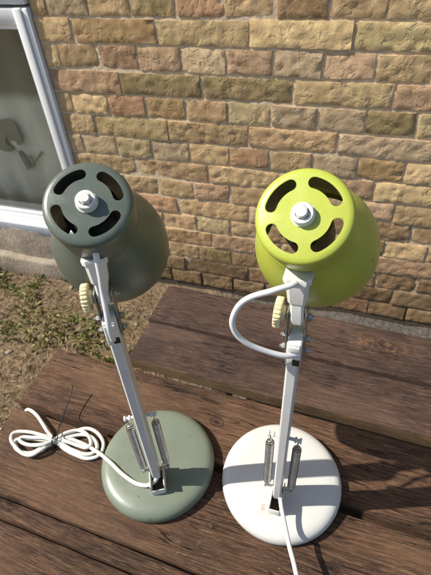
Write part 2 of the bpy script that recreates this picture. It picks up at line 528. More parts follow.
# what single bricks look like: (row below the top bed joint, X of a point in the brick) -> colour
SPECIAL = {(0, -0.07): BROWN, (0, 0.10): YELLOW, (2, 0.03): OLIVE, (2, 0.16): OLIVE, (1, -0.17): DARKRED, (1, -0.04): PINK, (3, 0.60): OLIVE, (5, 0.64): BROWN,
           (1, 0.06): YELLOW, (1, 0.29): PINK, (2, 0.5): YELLOW, (0, 0.38): YELLOW, (0, 0.63): (0.57, 0.47, 0.26), (5, 0.57): GREYB, (5, 0.5): DARKRED,
           (3, 0.42): GREYB, (3, 0.53): GREYB, (4, 0.56): GREYB, (6, 0.66): YELLOW, (7, 0.66): PINK, (3, -0.03): BROWN, (4, -0.02): OLIVE, (5, -0.05): GREYB,
           (-1, 0.02): OLIVE, (1, 0.55): PINK, (1, 0.44): GREYB, (9, 0.36): BROWN}
bb = bmesh.new()
lay = bb.loops.layers.float_color.new('tint')
brng = random.Random(11)

def brick(bm, x0, x1, z0, z1, col, seed, out):
    nx_ = max(4, int((x1 - x0) / 0.0085))
    nz_ = 8
    jx = [brng.uniform(-0.0018, 0.0018) for _ in range(4)]
    tiltx, tiltz, push = brng.uniform(-0.02, 0.02), brng.uniform(-0.05, 0.05), brng.uniform(-0.0015, 0.0012)
    rows = []
    for j in range(-1, nz_ + 2):
        row = []
        for i in range(-1, nx_ + 2):
            ii, jj = min(max(i, 0), nx_), min(max(j, 0), nz_)
            a, b = ii / nx_, jj / nz_
            x = x0 + (x1 - x0) * a + jx[0] * (1 - b) + jx[1] * b
            z = z0 + (z1 - z0) * b + jx[2] * (1 - a) + jx[3] * a
            edge = min(ii, nx_ - ii, jj, nz_ - jj)
            n = noise.noise(Vector((x * 34 + seed, z * 44, seed * 1.7))) * 0.0016 + noise.noise(Vector((x * 80, z * 88 + seed, 4.2))) * 0.0012 + max(0.0, noise.noise(Vector((x * 60 + 3 * seed, z * 70, 8.2))) - 0.25) * 0.009
            x += noise.noise(Vector((x * 50, z * 50, seed + 9))) * 0.0018
            z += noise.noise(Vector((x * 50, z * 50, seed + 19))) * 0.0018
            y = -out + push + n + tiltx * (a - 0.5) * (x1 - x0) + tiltz * (b - 0.5) * (z1 - z0)
            if edge == 0: y += 0.0014 + 0.0012 * noise.noise(Vector((x * 60, z * 60, 7)))
            if i != ii or j != jj: y = 0.03
            row.append(bm.verts.new((x, y, z)))
        rows.append(row)
    for j in range(len(rows) - 1):
        for i in range(len(rows[0]) - 1):
            f = bm.faces.new((rows[j][i], rows[j][i + 1], rows[j + 1][i + 1], rows[j + 1][i]))
            for lp in f.loops: lp[lay] = (*col, 1)

def pick(row, xa, xb):
    for (rw, x), c in SPECIAL.items():
        if rw == row and xa <= x < xb: return c
    t = brng.uniform(0, sum(w for _, w in PAL))
    for c, w in PAL:
        t -= w
        if t <= 0: return c
    return PAL[0][0]

for row in range(-HROWS_UP, HROWS_DN + 1):
    zt = LTOP - row * CH
    zb = zt - CH
    stretcher = (row % 2 == 0)
    pitch = BL if stretcher else BL / 2
    off = 0.0 if row % 4 == 0 else (0.47 * BL if stretcher else 0.25 * BL)
    k = math.floor((HX0 - off) / pitch)
    while True:
        xa = off + k * pitch
        k += 1
        if xa > HX1: break
        segs = [(xa + JT / 2 + brng.uniform(-.002, .002), xa + pitch - JT / 2 + brng.uniform(-.002, .002))]
        if zb + JT < WZ1 and zt - JT > 0.02 and True:
            if zt > 0.24:
                cut0, cut1 = WX0, WX1
            else:
                cut0, cut1 = WX0 - 0.05, WX1 + 0.05
            new = []
            for a, b in segs:
                if b <= cut0 or a >= cut1: new.append((a, b)); continue
                if a < cut0 - 0.03: new.append((a, cut0 - JT))
                if b > cut1 + 0.03: new.append((max(a, cut1 + 0.004), b))
            segs = new
        for a, b in segs:
            c = pick(row, xa, xa + pitch)
            f = brng.uniform(0.68, 1.06)
            if row >= 11: f *= 0.70            # the damp-stained lowest courses
            if row >= 12: f *= 0.72
            c = (c[0] * f, c[1] * f * 0.955, c[2] * f * 0.87)
            brick(bb, a, b, zb + JT / 2 + brng.uniform(-.0012, .0012), zt - JT / 2 + brng.uniform(-.0012, .0012), c, brng.uniform(0, 50), 0.0)
obj('brickwork', bb, M['brick'], house, 50, recalc=False)

bm = bmesh.new()
ztop, zbot = LTOP + HROWS_UP * CH, -0.05
def mort(xa, xb, za, zb):
    n_x, n_z = max(2, int((xb - xa) / 0.03)), max(2, int((zb - za) / 0.03))
    g = []
    for j in range(n_z + 1):
        g.append([])
        for i in range(n_x + 1):
            x, z = xa + (xb - xa) * i / n_x, za + (zb - za) * j / n_z
            g[-1].append(bm.verts.new((x, 0.0042 + 0.0014 * noise.noise(Vector((x * 30, z * 30, 1))), z)))
    for j in range(n_z):
        for i in range(n_x):
            bm.faces.new((g[j][i], g[j][i + 1], g[j + 1][i + 1], g[j + 1][i]))
mort(WX1 + 0.001, HX1, zbot, ztop)
mort(HX0, WX0 - 0.001, zbot, ztop)
mort(WX0 - 0.001, WX1 + 0.001, WZ1 + 0.001, ztop)
obj('mortar_joints', bm, M['mortar'], house, 180, recalc=False)
# the house body behind its face: side, back and roof slab close the volume
bm = bmesh.new()
box(bm, ((HX0 + HX1) / 2, 2.9, (ztop + zbot) / 2), (HX1 - HX0, 0.2, ztop - zbot))
box(bm, ((HX0 + HX1) / 2, 1.47, -0.06), (HX1 - HX0 - 0.05, 2.7, 0.05))
box(bm, (HX0 + 0.1, 1.47, (ztop + zbot) / 2), (0.2, 2.6, ztop - zbot))
box(bm, (HX1 - 0.1, 1.47, (ztop + zbot) / 2), (0.2, 2.6, ztop - zbot))
box(bm, ((HX0 + HX1) / 2, 1.5, ztop + 0.06), (HX1 - HX0 + 0.06, 3.06, 0.12))
obj('house_shell', bm, M['room'], house, 0)

# rendered plinth under the window
bm = bmesh.new()
box(bm, ((WX0 + WX1) / 2 - 0.02, -0.012, 0.085), (WX1 - WX0 + 0.1, 0.1, 0.27), 0.008)
box(bm, ((WX0 + WX1) / 2 - 0.02, -0.028, 0.010), (WX1 - WX0 + 0.13, 0.13, 0.14), 0.010)
bmesh.ops.subdivide_edges(bm, edges=[e for e in bm.edges if e.calc_length() > 0.3], cuts=60, use_grid_fill=True)
for v in bm.verts:
    v.co.y += 0.006 * noise.noise(v.co * 9) + 0.003 * noise.noise(v.co * 31)
    v.co.z += 0.005 * noise.noise(v.co * 7 + Vector((5, 0, 0)))
obj('plinth', bm, M['render'], house, 50)

# window: frame (sub-parts bead, sill, glass)
FW = 0.050
bm = bmesh.new()
fy0, fy1 = -0.012, 0.05
def rail(xa, xb, za, zb, y0=fy0, y1=fy1, bv=0.004):
    box(bm, ((xa + xb) / 2, (y0 + y1) / 2, (za + zb) / 2), (xb - xa, y1 - y0, zb - za), bv)
TB0, TB1 = 0.944, 0.986
rail(WX1 - 0.021, WX1 - 0.003, WZ0, TB1)                       # right stile, outer frame and sash
rail(WX1 - FW, WX1 - 0.0225, WZ0, TB1, fy0 - 0.006)
rail(WX0 + 0.003, WX0 + FW, WZ0, TB1)                       # left stile
rail(WX0 + FW + 0.0005, WX1 - FW - 0.0005, TB0, TB1 - 0.001, fy0 + 0.001)
rail(WX0 + FW + 0.0005, WX1 - FW - 0.0005, 0.19, 0.249, fy0 + 0.001)
rail(WX0 + 0.003, WX1 - 0.003, TB1 + 0.008, TB1 + 0.09)     # upper light
rail(WX1 - FW, WX1 - 0.003, TB1 + 0.0905, WZ1)
rail(WX0 + 0.003, WX0 + FW, TB1 + 0.0905, WZ1)
rail(WX0 + FW, WX1 - FW, WZ1 - 0.08, WZ1 - 0.001)
win = obj('window', bm, M['upvc'], house, 40)
bm = bmesh.new()
def bead(x0, x1, z0, z1, w=0.014):
    for (a, b, c, d) in ((x0, x1, z0, z0 + w), (x0, x1, z1 - w, z1), (x0, x0 + w, z0 + w, z1 - w), (x1 - w, x1, z0 + w, z1 - w)):
        box(bm, ((a + b) / 2, 0.012, (c + d) / 2), (b - a, 0.020, d - c), 0.003)
bead(WX0 + FW + 0.001, WX1 - FW - 0.001, 0.250, TB0 - 0.001)
obj('glazing_bead', bm, M['upvc'], win, 40)
bm = bmesh.new()
box(bm, ((WX0 + WX1) / 2, -0.036, 0.236), (WX1 - WX0 + 0.03, 0.046, 0.018), 0.004)
obj('window_sill', bm, M['upvc'], win, 40)
bm = bmesh.new()
box(bm, ((WX0 + WX1) / 2, -0.0545, 0.222), (WX1 - WX0 + 0.032, 0.018, 0.044), 0.004)
obj('sill_nosing', bm, M['nosing'], win, 40)
bm = bmesh.new()
box(bm, ((WX0 + WX1) / 2, 0.016, (0.256 + TB0) / 2), (WX1 - WX0 - 2 * FW - 0.024, 0.006, TB0 - 0.266))
obj('glass_pane', bm, M['glass'], win, 0)
bm = bmesh.new()
box(bm, ((WX0 + WX1) / 2, 0.016, (TB1 + 0.09 + WZ1 - 0.08) / 2), (WX1 - WX0 - 2 * FW, 0.006, WZ1 - 0.08 - TB1 - 0.09))
obj('glass_pane', bm, M['glass'], win, 0)
# curtain behind the glass
bm = bmesh.new()
cx0, cx1, cz0, cz1 = WX0 - 0.05, WX1 + 0.08, 0.10, WZ1 + 0.05
n = 180
prev = None
for i in range(n + 1):
    x = cx0 + (cx1 - cx0) * i / n
    col_ = []
    for j in range(13):
        z = cz0 + (cz1 - cz0) * j / 12
        y = 0.20 + 0.006 * math.sin(x * 42 + 1.5 * noise.noise(Vector((x * 4, z * 1.5, 0)))) + 0.008 * noise.noise(Vector((x * 3, z * 2, 5)))
        col_.append(bm.verts.new((x, y, z)))
    if prev:
        for j in range(12): bm.faces.new((prev[j], col_[j], col_[j + 1], prev[j + 1]))
    prev = col_
cu = obj('curtain', bm, M['curtain'], None, 180)
md = cu.modifiers.new('thick', 'SOLIDIFY'); md.thickness = 0.002
tag(cu, 'pale grey-green curtain with dark shapes of a reflection, hanging inside the window', 'curtain')

# reflection in the glass, built as flat dark shapes before the curtain
def reflection_mesh(polys):
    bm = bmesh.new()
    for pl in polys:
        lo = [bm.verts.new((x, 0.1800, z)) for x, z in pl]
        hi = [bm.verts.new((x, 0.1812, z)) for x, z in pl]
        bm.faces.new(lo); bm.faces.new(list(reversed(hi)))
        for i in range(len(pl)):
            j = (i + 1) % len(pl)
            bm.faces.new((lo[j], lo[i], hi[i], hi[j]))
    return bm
obj('reflection_motif', reflection_mesh([[(-0.857, 0.553), (-0.812, 0.567), (-0.770, 0.573), (-0.746, 0.565), (-0.740, 0.545), (-0.742, 0.529), (-0.737, 0.512), (-0.737, 0.496), (-0.740, 0.483), (-0.755, 0.464), (-0.772, 0.465), (-0.773, 0.480), (-0.803, 0.480), (-0.809, 0.498), (-0.826, 0.484), (-0.826, 0.462), (-0.804, 0.456), (-0.794, 0.443), (-0.820, 0.430), (-0.856, 0.429), (-0.885, 0.444), (-0.896, 0.474)]]), M['reflection_dark'], cu, 0)
obj('reflection_motif', reflection_mesh([[(-0.785, 0.435), (-0.766, 0.439), (-0.744, 0.371), (-0.761, 0.348), (-0.770, 0.356)],
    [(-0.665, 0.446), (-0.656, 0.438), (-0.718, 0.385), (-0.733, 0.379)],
    [(-0.731, 0.427), (-0.720, 0.423), (-0.716, 0.378), (-0.732, 0.363)]]), M['reflection_dark'], cu, 0)

# ------------------------------------------------------------------ weeds and dry grass
bm = bmesh.new()
lay = bm.loops.layers.float_color.new('tint')
wr = random.Random(8)
def leaf(p, d, L, w, lift, col):
    d = Vector((d[0], d[1], 0)).normalized()
    s = Vector((-d.y, d.x, 0))
    a = Vector(p)
    m = a + d * L * 0.55 + Vector((0, 0, lift * L))
    e = a + d * L + Vector((0, 0, lift * L * wr.uniform(0.5, 1.5)))
    v = [bm.verts.new(q) for q in (a - s * w * .3, a + s * w * .3, m + s * w, e, m - s * w)]
    f = bm.faces.new(v)
    for lp in f.loops: lp[lay] = (*col, 1)
def under_table(x, y): return x > 0.25 and y < -0.15
cnt = 0
while cnt < 24000:
    x, y = wr.uniform(-1.7, 0.55), wr.uniform(-1.5, -0.07)
    if under_table(x, y) and wr.random() < 0.8: continue
    if x > 0.15 and y > -0.4 and wr.random() < 0.85: continue
    g = noise.noise(Vector((x * 4.2, y * 4.2, 11))) + 0.5 * noise.noise(Vector((x * 11, y * 11, 3)))
    cnt += 1
    z = gz(x, y) + 0.001
    a = wr.uniform(0, 2 * math.pi)
    f = wr.uniform(0.7, 1.25)
    if g > 0.10:
        if wr.random() < 0.35: continue
        col = (0.17 * f, 0.20 * f, 0.050 * f) if wr.random() < 0.6 else (0.33 * f, 0.29 * f, 0.12 * f)
        leaf((x, y, z), (math.cos(a), math.sin(a)), wr.uniform(0.010, 0.030), wr.uniform(0.0015, 0.0042), wr.uniform(0.2, 1.2), col)
    elif wr.random() < 0.75:
        f = wr.uniform(0.5, 1.3)
        col = (0.33 * f, 0.24 * f, 0.135 * f) if wr.random() < 0.6 else (0.13 * f, 0.085 * f, 0.05 * f)
        leaf((x, y, z), (math.cos(a), math.sin(a)), wr.uniform(0.008, 0.034), wr.uniform(0.0005, 0.0018), wr.uniform(0.0, 0.35), col)
tag(obj('ground_weeds', bm, M['blades'], None, 0, recalc=False), 'dry straw and green weeds on the bare soil left of the picnic table', 'weeds', kind='stuff')

# small stones lying on the soil
bm = bmesh.new()
for k in range(170):
    x, y = wr.uniform(-1.6, 0.35), wr.uniform(-1.3, -0.09)
    t_ = bmesh.new()
    bmesh.ops.create_icosphere(t_, subdivisions=2, radius=1)
    q = wr.uniform(0.003, 0.010)
    bmesh.ops.transform(t_, matrix=Matrix.Translation((x, y, gz(x, y) + q * 0.2)) @ Matrix.Rotation(wr.uniform(0, 6.3), 4, 'Z') @ Matrix.Diagonal((q * wr.uniform(.9, 1.6), q, q * 0.65, 1)), verts=t_.verts)
    for vv in t_.verts: vv.co += noise.noise_vector(vv.co * 160) * q * 0.25
    merge(bm, t_)
tag(obj('pebbles', bm, M['render'], None, 50), 'small pale stones scattered over the bare soil by the house', 'pebbles', kind='stuff')

def rosette(x, y, n, L, label):
    global bm, lay
    bm = bmesh.new()
    lay = bm.loops.layers.float_color.new('tint')
    for k in range(n):
        a = wr.uniform(0, 2 * math.pi)
        f = wr.uniform(0.75, 1.35)
        rr = wr.uniform(0, 0.45) * L
        leaf((x + rr * math.cos(a), y + rr * math.sin(a), gz(x, y) + 0.003), (math.cos(a + wr.uniform(-.5, .5)), math.sin(a)), L * wr.uniform(0.5, 1.0), L * wr.uniform(0.11, 0.2), wr.uniform(0.15, 0.8), (0.10 * f, 0.135 * f, 0.030 * f))
    o = obj('weed_plant', bm, M['blades'], None, 0, recalc=False)
    return tag(o, label, 'weed', 'leafy weeds on the soil')

# ------------------------------------------------------------------ picnic table
ZT, ZB = 0.5795, 0.3328
TY = R(-2.2)
table = empty('picnic_table', (0.0, -0.93, 0.0), TY)
tag(table, 'weathered brown wooden picnic table with its bench plank seat on the wall side', 'table')
def tl(x, y):                       # world -> table local
    c, s = math.cos(-TY), math.sin(-TY)
    return (c * x - s * (y + 0.93), s * x + c * (y + 0.93))
def plank(name, x0, x1, y0, y1, zt, th, mat, seed, val, slits=(), edge=False):
    bm = bmesh.new()
    lay = bm.loops.layers.float_color.new('board')
    nx_ = int((x1 - x0) / 0.02)
    edges = [y0] + [q for s in slits for q in (s[0], s[1])] + [y1]
    for b in range(0, len(edges), 2):
        ya, yb = edges[b], edges[b + 1]
        ny_ = max(4, int((yb - ya) / 0.012))
        sect = []
        rd = min(0.004, (yb - ya) * 0.3)
        for j in range(ny_ + 1): 
            t = j / ny_
            sect.append((ya + rd + (yb - ya - 2 * rd) * t, 0.0))
        sect = [(ya, -th), (ya, -th * 0.5), (ya, -rd * 1.1), (ya + rd * 0.3, -rd * 0.3)] + sect + [(yb - rd * 0.3, -rd * 0.3), (yb, -rd * 1.1), (yb, -th * 0.5), (yb, -th)]
        prev = None
        first = None
        for i in range(nx_ + 1):
            x = x0 + (x1 - x0) * i / nx_
            endr = 0.004 if i in (0, nx_) else 0.0
            ring = []
            for (y, z) in sect:
                wob = 0.0016 * noise.noise(Vector((x * 6, y * 2 + seed, seed)))
                nz_ = 0.0012 * noise.noise(Vector((x * 5, y * 60 + seed, 2))) + 0.0022 * noise.noise(Vector((x * 2.2, y * 9, seed)))
                xe = 0.0025 * noise.noise(Vector((seed, y * 70, z * 60))) if i in (0, nx_) else 0
                top = 1.0 if z > -th * 0.4 else 0.2
                ring.append(bm.verts.new((x + xe, y + wob + 0.0012 * noise.noise(Vector((x * 40, z * 40, seed + 5))), zt + z - (endr if z > -rd else 0) + nz_ * top)))
            if prev:
                for k in range(len(ring) - 1): bm.faces.new((prev[k], ring[k], ring[k + 1], prev[k + 1]))
                bm.faces.new((prev[-1], ring[-1], ring[0], prev[0]))
            else: first = ring
            prev = ring
        bm.faces.new(first); bm.faces.new(list(reversed(prev)))
    for f in bm.faces:
        for lp in f.loops: lp[lay] = ((seed * 0.37) % 1.0, val, (seed * 0.71) % 1.0, 1)
    o = obj(name, bm, mat, table, 45)
    if edge:                                   # sawn front edge left paler than the worn top
        o.data.materials.append(M['wood_edge'])
        for p in o.data.polygons:
            if p.normal.y < -0.8: p.material_index = 1
    return o

LX = tl(0.081, -0.87)[0]
RX = LX + 1.75
# table top, from the wall side towards the camera (local y)
pf = [(0.1245, 0.0055), (-0.0045, -0.1330), (-0.1365, -0.265), (-0.270, -0.398), (-0.405, -0.534)]
vals = [0.55, 0.50, 0.42, 0.5, 0.45]
for k, (yb, ya) in enumerate(pf):
    sl = [(-0.1625, -0.1605)] if k == 2 else []
    plank('table_plank', LX + (0.004 if k else 0.0), RX, ya, yb, ZT + (0.003 if k == 0 else 0.0), 0.034, M['wood_top'], 3.3 + k * 1.7, vals[k], sl)
# bench on the wall side
plank('bench_plank', LX + 0.002, RX, tl(0.081, -0.632)[1], tl(0.081, -0.497)[1], ZB, 0.034, M['wood_bench'], 21.0, 0.55, edge=True)
plank('bench_plank', LX - 0.006, RX, tl(0.081, -0.488)[1], tl(0.081, -0.345)[1], ZB + 0.001, 0.034, M['wood_bench'], 25.0, 0.48)
# bench on the near side (under the camera)
plank('bench_plank', LX + 0.002, RX, -0.98, -0.84, ZB, 0.034, M['wood_bench'], 29.0, 0.5)
for x in (LX + 0.25, RX - 0.25):
    bm = bmesh.new()
    box(bm, (x, -0.205, ZT - 0.075), (0.042, 0.62, 0.075), 0.004)
    box(bm, (x, -0.2, ZB - 0.075), (0.042, 1.5, 0.075), 0.004)
    for s in (-1, 1):
        m = frame_along((x + 0.046, -0.205 + s * 0.42, -0.02), (x + 0.046, -0.205 + s * 0.16, ZT - 0.04))
        box(bm, (0, 0, 0.30), (0.042, 0.085, 0.60), 0.004, m)
    obj('trestle', bm, M['wood_bench'], table, 40)

# ------------------------------------------------------------------ the lamps
def boolean_cut(me, cutters):
    o = bpy.data.objects.new('tmp_a', me); COL.objects.link(o)
    cs = []
    for c in cutters:
        q = bpy.data.objects.new('tmp_c', c); COL.objects.link(q); cs.append(q)
        m = o.modifiers.new('b', 'BOOLEAN'); m.operation = 'DIFFERENCE'; m.solver = 'EXACT'; m.object = q
    dg = bpy.context.evaluated_depsgraph_get()
    dg.update()
    out = bpy.data.meshes.new_from_object(o.evaluated_get(dg))
    for q in cs + [o]: bpy.data.objects.remove(q, do_unlink=True)
    return out

def hexnut(bm, p, axis, r, h, dome=True):
    m = frame_along(p, Vector(p) + Vector(axis), Vector((0, 0, 1)) if abs(axis[2]) < 0.9 else Vector((1, 0, 0)))
    lathe(bm, [(0, 0), (r, 0), (r, h * 0.75), (r * 0.85, h), (0, h)], 6, m)
    lathe(bm, [(0, h), (r * 0.5, h + 0.0001), (r * 0.5, h + 0.0016), (r * 0.35, h + 0.0022), (0, h + 0.0022)], 10, m)

def lamp(label, loc, yaw, cap, axis, slot0, mats, joint, necktop, knob_z, cords, sock, fw):
    root = empty('desk_lamp', loc, yaw)
    tag(root, label, 'lamp', 'two matching desk lamps on the picnic table')
    inv = (Matrix.Translation(loc) @ Matrix.Rotation(yaw, 4, 'Z')).inverted()
    W = lambda p: inv @ Vector(p)
    # --- base
    bm = bmesh.new()
    prof = [(0.0, 0.003), (0.070, 0.003), (0.078, 0.0), (0.0815, 0.0012), (0.0832, 0.004), (0.0836, 0.009), (0.0828, 0.0135), (0.0805, 0.0175), (0.0765, 0.0205),
            (0.071, 0.0222), (0.060, 0.0232), (0.035, 0.0240), (0.0, 0.0243)]
    lathe(bm, prof, 96)
    obj('base', bm, mats['base'], root, 60)
    # --- foot bracket: open U of pressed sheet
    F = Vector((0.0, -0.033, 0.036))
    J = Vector(joint)
    bm = bmesh.new()
    for s in (-1, 1):
        box(bm, (s * fw, -0.036, 0.0345), (0.0016, 0.034, 0.025), 0.0006)
    box(bm, (0, -0.0535, 0.0300), (2 * fw - 0.0016, 0.0015, 0.013), 0.0005)
    fb = obj('foot_bracket', bm, mats['bracket'], root, 30)
    bm = bmesh.new()
    box(bm, (0, -0.036, 0.0248), (2 * fw - 0.002, 0.033, 0.0016), 0.0003)
    obj('bracket_floor', bm, M['bracket_shade'], fb, 30)  # floor coloured dark for the shadow in the open bracket
    bm = bmesh.new()
    cyl(bm, (-0.0190, -0.026, 0.0425), (0.0190, -0.026, 0.0425), 0.0017, 12, 0.0004)
    for s in (-1, 1): cyl(bm, (s * 0.0160, -0.026, 0.0425), (s * 0.0188, -0.026, 0.0425), 0.0030, 12, 0.0005)
    obj('pin', bm, M['steel'], fb, 30)
    # --- arm: pressed channel, deep side in the plane of the lamp
    m = frame_along(F, J)
    L = (J - F).length
    bm = bmesh.new()
    def loft(sections):
        rings = []
        for (z, hw, d0, d1) in sections:
            pts = [(-hw, d1), (-hw, d0 + 0.002), (-hw + 0.0018, d0), (hw - 0.0018, d0), (hw, d0 + 0.002), (hw, d1), (hw - 0.0012, d1), (hw - 0.0012, d0 + 0.0032), (-hw + 0.0012, d0 + 0.0032), (-hw + 0.0012, d1)]
            rings.append([bm.verts.new((x, y, z)) for x, y in pts])
        for a, b in zip(rings, rings[1:]):
            for k in range(len(a)): bm.faces.new((a[k], a[(k + 1) % len(a)], b[(k + 1) % len(a)], b[k]))
        bm.faces.new(list(reversed(rings[0]))); bm.faces.new(rings[-1])
    loft([(0.006, 0.0050, -0.008, 0.010), (0.02, 0.0052, -0.011, 0.012), (0.10, 0.0053, -0.012, 0.012), (L - 0.03, 0.0054, -0.012, 0.012), (L - 0.012, 0.0054, -0.010, 0.012)])
    bmesh.ops.transform(bm, matrix=m, verts=bm.verts)
    arm = obj('arm', bm, mats['arm'], root, 30)
    # seam strip closing the channel's far side
    bm = bmesh.new()
    box(bm, (0, 0.0088, L * 0.5), (0.0078, 0.0012, L - 0.05), 0.0003, m)
    obj('arm_cover', bm, M['cream'] if mats.get('strip') else mats['arm'], arm, 30)
    # white clamp block on the arm's head
    bm = bmesh.new()
    blk = bmesh.new()
    box(blk, (0, -0.0005, L - 0.015), (0.0128, 0.026, 0.030), 0.0022, m, 3)
    merge(bm, blk)
    box(bm, (0.0, -0.0142, L - 0.006), (0.0095, 0.0014, 0.006), 0.0005, m)
    cb = obj('clamp_block', bm, M['white_plastic'], arm, 40)
    bm = bmesh.new()
    box(bm, (0.0030, -0.0139, L - 0.023), (0.0062, 0.0012, 0.0072), 0.0004, m)
    obj('cord_hole', bm, M['socket'], cb, 40)
    # --- link plates from the clamp block up to the bracket
    N = Vector(necktop)
    K = J + (N - J) * ((knob_z - J.z) / (N.z - J.z))
    bm = bmesh.new()
    for s in (-1, 1):
        a, b = m @ Vector((s * 0.0080, 0.001, L - 0.026)), K + Vector((s * 0.0075, 0.0, 0.006))
        mm = frame_along(a, b)
        box(bm, (0, 0, (b - a).length / 2), (0.0013, 0.013, (b - a).length + 0.004), 0.0006, mm)
    obj('link_plate', bm, M['steel'], root, 30)
    bm = bmesh.new()
    hexnut(bm, K + Vector((0.0083, 0, 0)), (1, 0, 0), 0.0036, 0.0032)
    for (dz, sides) in ((L - 0.006, (1, -1)), (L - 0.021, (1, -1))):
        for s in sides:
            hexnut(bm, m @ Vector((s * 0.0087, 0.001, dz)), (s, 0, 0), 0.0034 if s > 0 else 0.0042, 0.003)
    cyl(bm, K + Vector((-0.012, 0, 0)), K + Vector((0.010, 0, 0)), 0.002, 10)
    obj('nut', bm, M['steel'], root, 30)
    # --- knob with serrated rim
    bm = bmesh.new()
    n = 88
    mm = frame_along(K + Vector((-0.0122, 0, 0)), K + Vector((-0.0212, 0, 0)), Vector((0, 0, 1)))
    rk = lambda k, r: r * (1.0 if (k % 4) < 2 else 0.93)
    levels = [(0.0, 0.002), (0.0095, 0.0), (0.0128, 0.0005), (0.0133, 0.0014), (0.0133, 0.0052), (0.0126, 0.0064), (0.0088, 0.0069), (0.0, 0.0065)]
    rings = []
    for (r, h) in levels:
        if r == 0: rings.append([bm.verts.new((0, 0, h))])
        else: rings.append([bm.verts.new(((rk(k, r) if r > 0.0125 else r) * math.cos(2 * math.pi * k / n), (rk(k, r) if r > 0.0125 else r) * math.sin(2 * math.pi * k / n), h)) for k in range(n)])
    for a, b in zip(rings, rings[1:]):
        for k in range(n):
            k2 = (k + 1) % n
            if len(a) == 1: bm.faces.new((a[0], b[k2], b[k]))
            elif len(b) == 1: bm.faces.new((a[k], a[k2], b[0]))
            else: bm.faces.new((a[k], a[k2], b[k2], b[k]))
    bmesh.ops.transform(bm, matrix=mm, verts=bm.verts)
    cyl(bm, K + Vector((-0.0092, 0, 0)), K + Vector((-0.0130, 0, 0)), 0.006, 16, 0.0008, 0.0075)
    obj('knob', bm, M['cream'], root, 25)
    # --- head bracket: tongue, funnel, flange
    up = (N - K).normalized()
    mm = frame_along(K, N)
    H = (N - K).length
    bm = bmesh.new()
    def lf(secs):
        rings = []
        for (z, hx, hy) in secs:
            c = min(hx, hy) * 0.35
            pts = [(-hx + c, -hy), (hx - c, -hy), (hx, -hy + c), (hx, hy - c), (hx - c, hy), (-hx + c, hy), (-hx, hy - c), (-hx, -hy + c)]
            rings.append([bm.verts.new((x, y, z)) for x, y in pts])
        for a, b in zip(rings, rings[1:]):
            for k in range(8): bm.faces.new((a[k], a[(k + 1) % 8], b[(k + 1) % 8], b[k]))
        bm.faces.new(list(reversed(rings[0]))); bm.faces.new(rings[-1])
    lf([(-0.0075, 0.0042, 0.0030), (-0.0058, 0.0050, 0.0055), (-0.002, 0.0054, 0.0068), (0.012, 0.0055, 0.0070), (H - 0.0235, 0.0056, 0.0072)])
    lf([(H - 0.0235, 0.0070, 0.0078), (H - 0.0225, 0.0074, 0.0082), (H - 0.004, 0.0092, 0.0096)])
    lf([(H - 0.0042, 0.0106, 0.0104), (H, 0.0112, 0.0108), (H + 0.0012, 0.0108, 0.0104)])
    bmesh.ops.transform(bm, matrix=mm, verts=bm.verts)
    obj('head_bracket', bm, M['white_plastic'], root, 35)
    # --- springs, with their crossbar
    zt_, zb_ = 0.176, 0.0425
    tA = (zt_ - F.z) / (J.z - F.z)
    cen = F + (J - F) * tA
    bm = bmesh.new()
    cyl(bm, cen + Vector((-0.0190, 0.004, 0)), cen + Vector((0.0190, 0.004, 0)), 0.0020, 12, 0.0005)
    for s in (-1, 1):
        for q in (0.0115, 0.0168): cyl(bm, cen + Vector((s * q, 0.004, 0)), cen + Vector((s * (q + 0.0025), 0.004, 0)), 0.0035, 14, 0.0006)
    obj('spring_crossbar', bm, M['white_plastic'], root, 35)
    for s in (-1, 1):
        a = cen + Vector((s * 0.0155, 0.003, -0.004))
        b = Vector((s * 0.0158, -0.026, zb_ + 0.003))
        ln = (b - a).length
        fr = frame_along(a, b)
        pts = [fr @ Vector((0.0, 0.0, -0.002)), fr @ Vector((0.0, 0.0, 0.003))]
        turns, c0, c1 = 44, 0.009, ln - 0.007
        for k in range(turns * 10 + 1):
            t = k / (turns * 10)
            an = 2 * math.pi * t * turns
            rr_ = 0.0044 * min(1.0, 0.25 + min(t, 1 - t) * turns / 2.5)
            pts.append(fr @ Vector((rr_ * math.cos(an), rr_ * math.sin(an), c0 + (c1 - c0) * t)))
        pts += [fr @ Vector((0.0, 0.0, ln - 0.003)), fr @ Vector((0, 0, ln + 0.002))]
        bm = bmesh.new()
        tube(bm, pts, 0.00092, 6)
        obj('spring', bm, M['spring'], root, 60)
    # --- shade, axis z from cap to mouth
    A, ax = W(cap), (inv.to_3x3() @ Vector(axis)).normalized()
    e2 = (Vector((0, 0, 1)) - ax * ax.z).normalized()          # up across the cap
    e1 = ax.cross(e2).normalized()
    if e1.x < 0: e1 = -e1                                      # lateral right seen from behind
    e1 = e2.cross(-ax).normalized()
    fm = Matrix((e1, e2, -ax)).transposed().to_4x4()           # local z points back out of the cap
    fm.translation = A
    cr = 0.0354
    outp = [(0.0, 0.0), (0.012, 0.0), (0.0300, -0.0002), (0.0328, -0.0009), (0.0344, -0.0024), (0.0352, -0.0048), (0.0354, -0.0080), (0.0352, -0.020), (0.0349, -0.0340),
            (0.0349, -0.0400), (0.0353, -0.0405), (0.0362, -0.0440), (0.0388, -0.0510), (0.0425, -0.0580), (0.0466, -0.0670), (0.0503, -0.0760), (0.0532, -0.0860), (0.0552, -0.0970), (0.0562, -0.1080), (0.0566, -0.1215), (0.0560, -0.1238), (0.0525, -0.1250)]
    tk = 0.0011
    inp = []
    for i in range(len(outp) - 1, -1, -1):
        r, h = outp[i]
        if i == len(outp) - 1: inp += [(r - tk, h)]
        else: inp += [(max(0.0, r - tk if r > 0.0300 else r), h - (tk if i < 6 else 0.0004))]
    bm = bmesh.new()
    lathe(bm, outp + inp, 96)
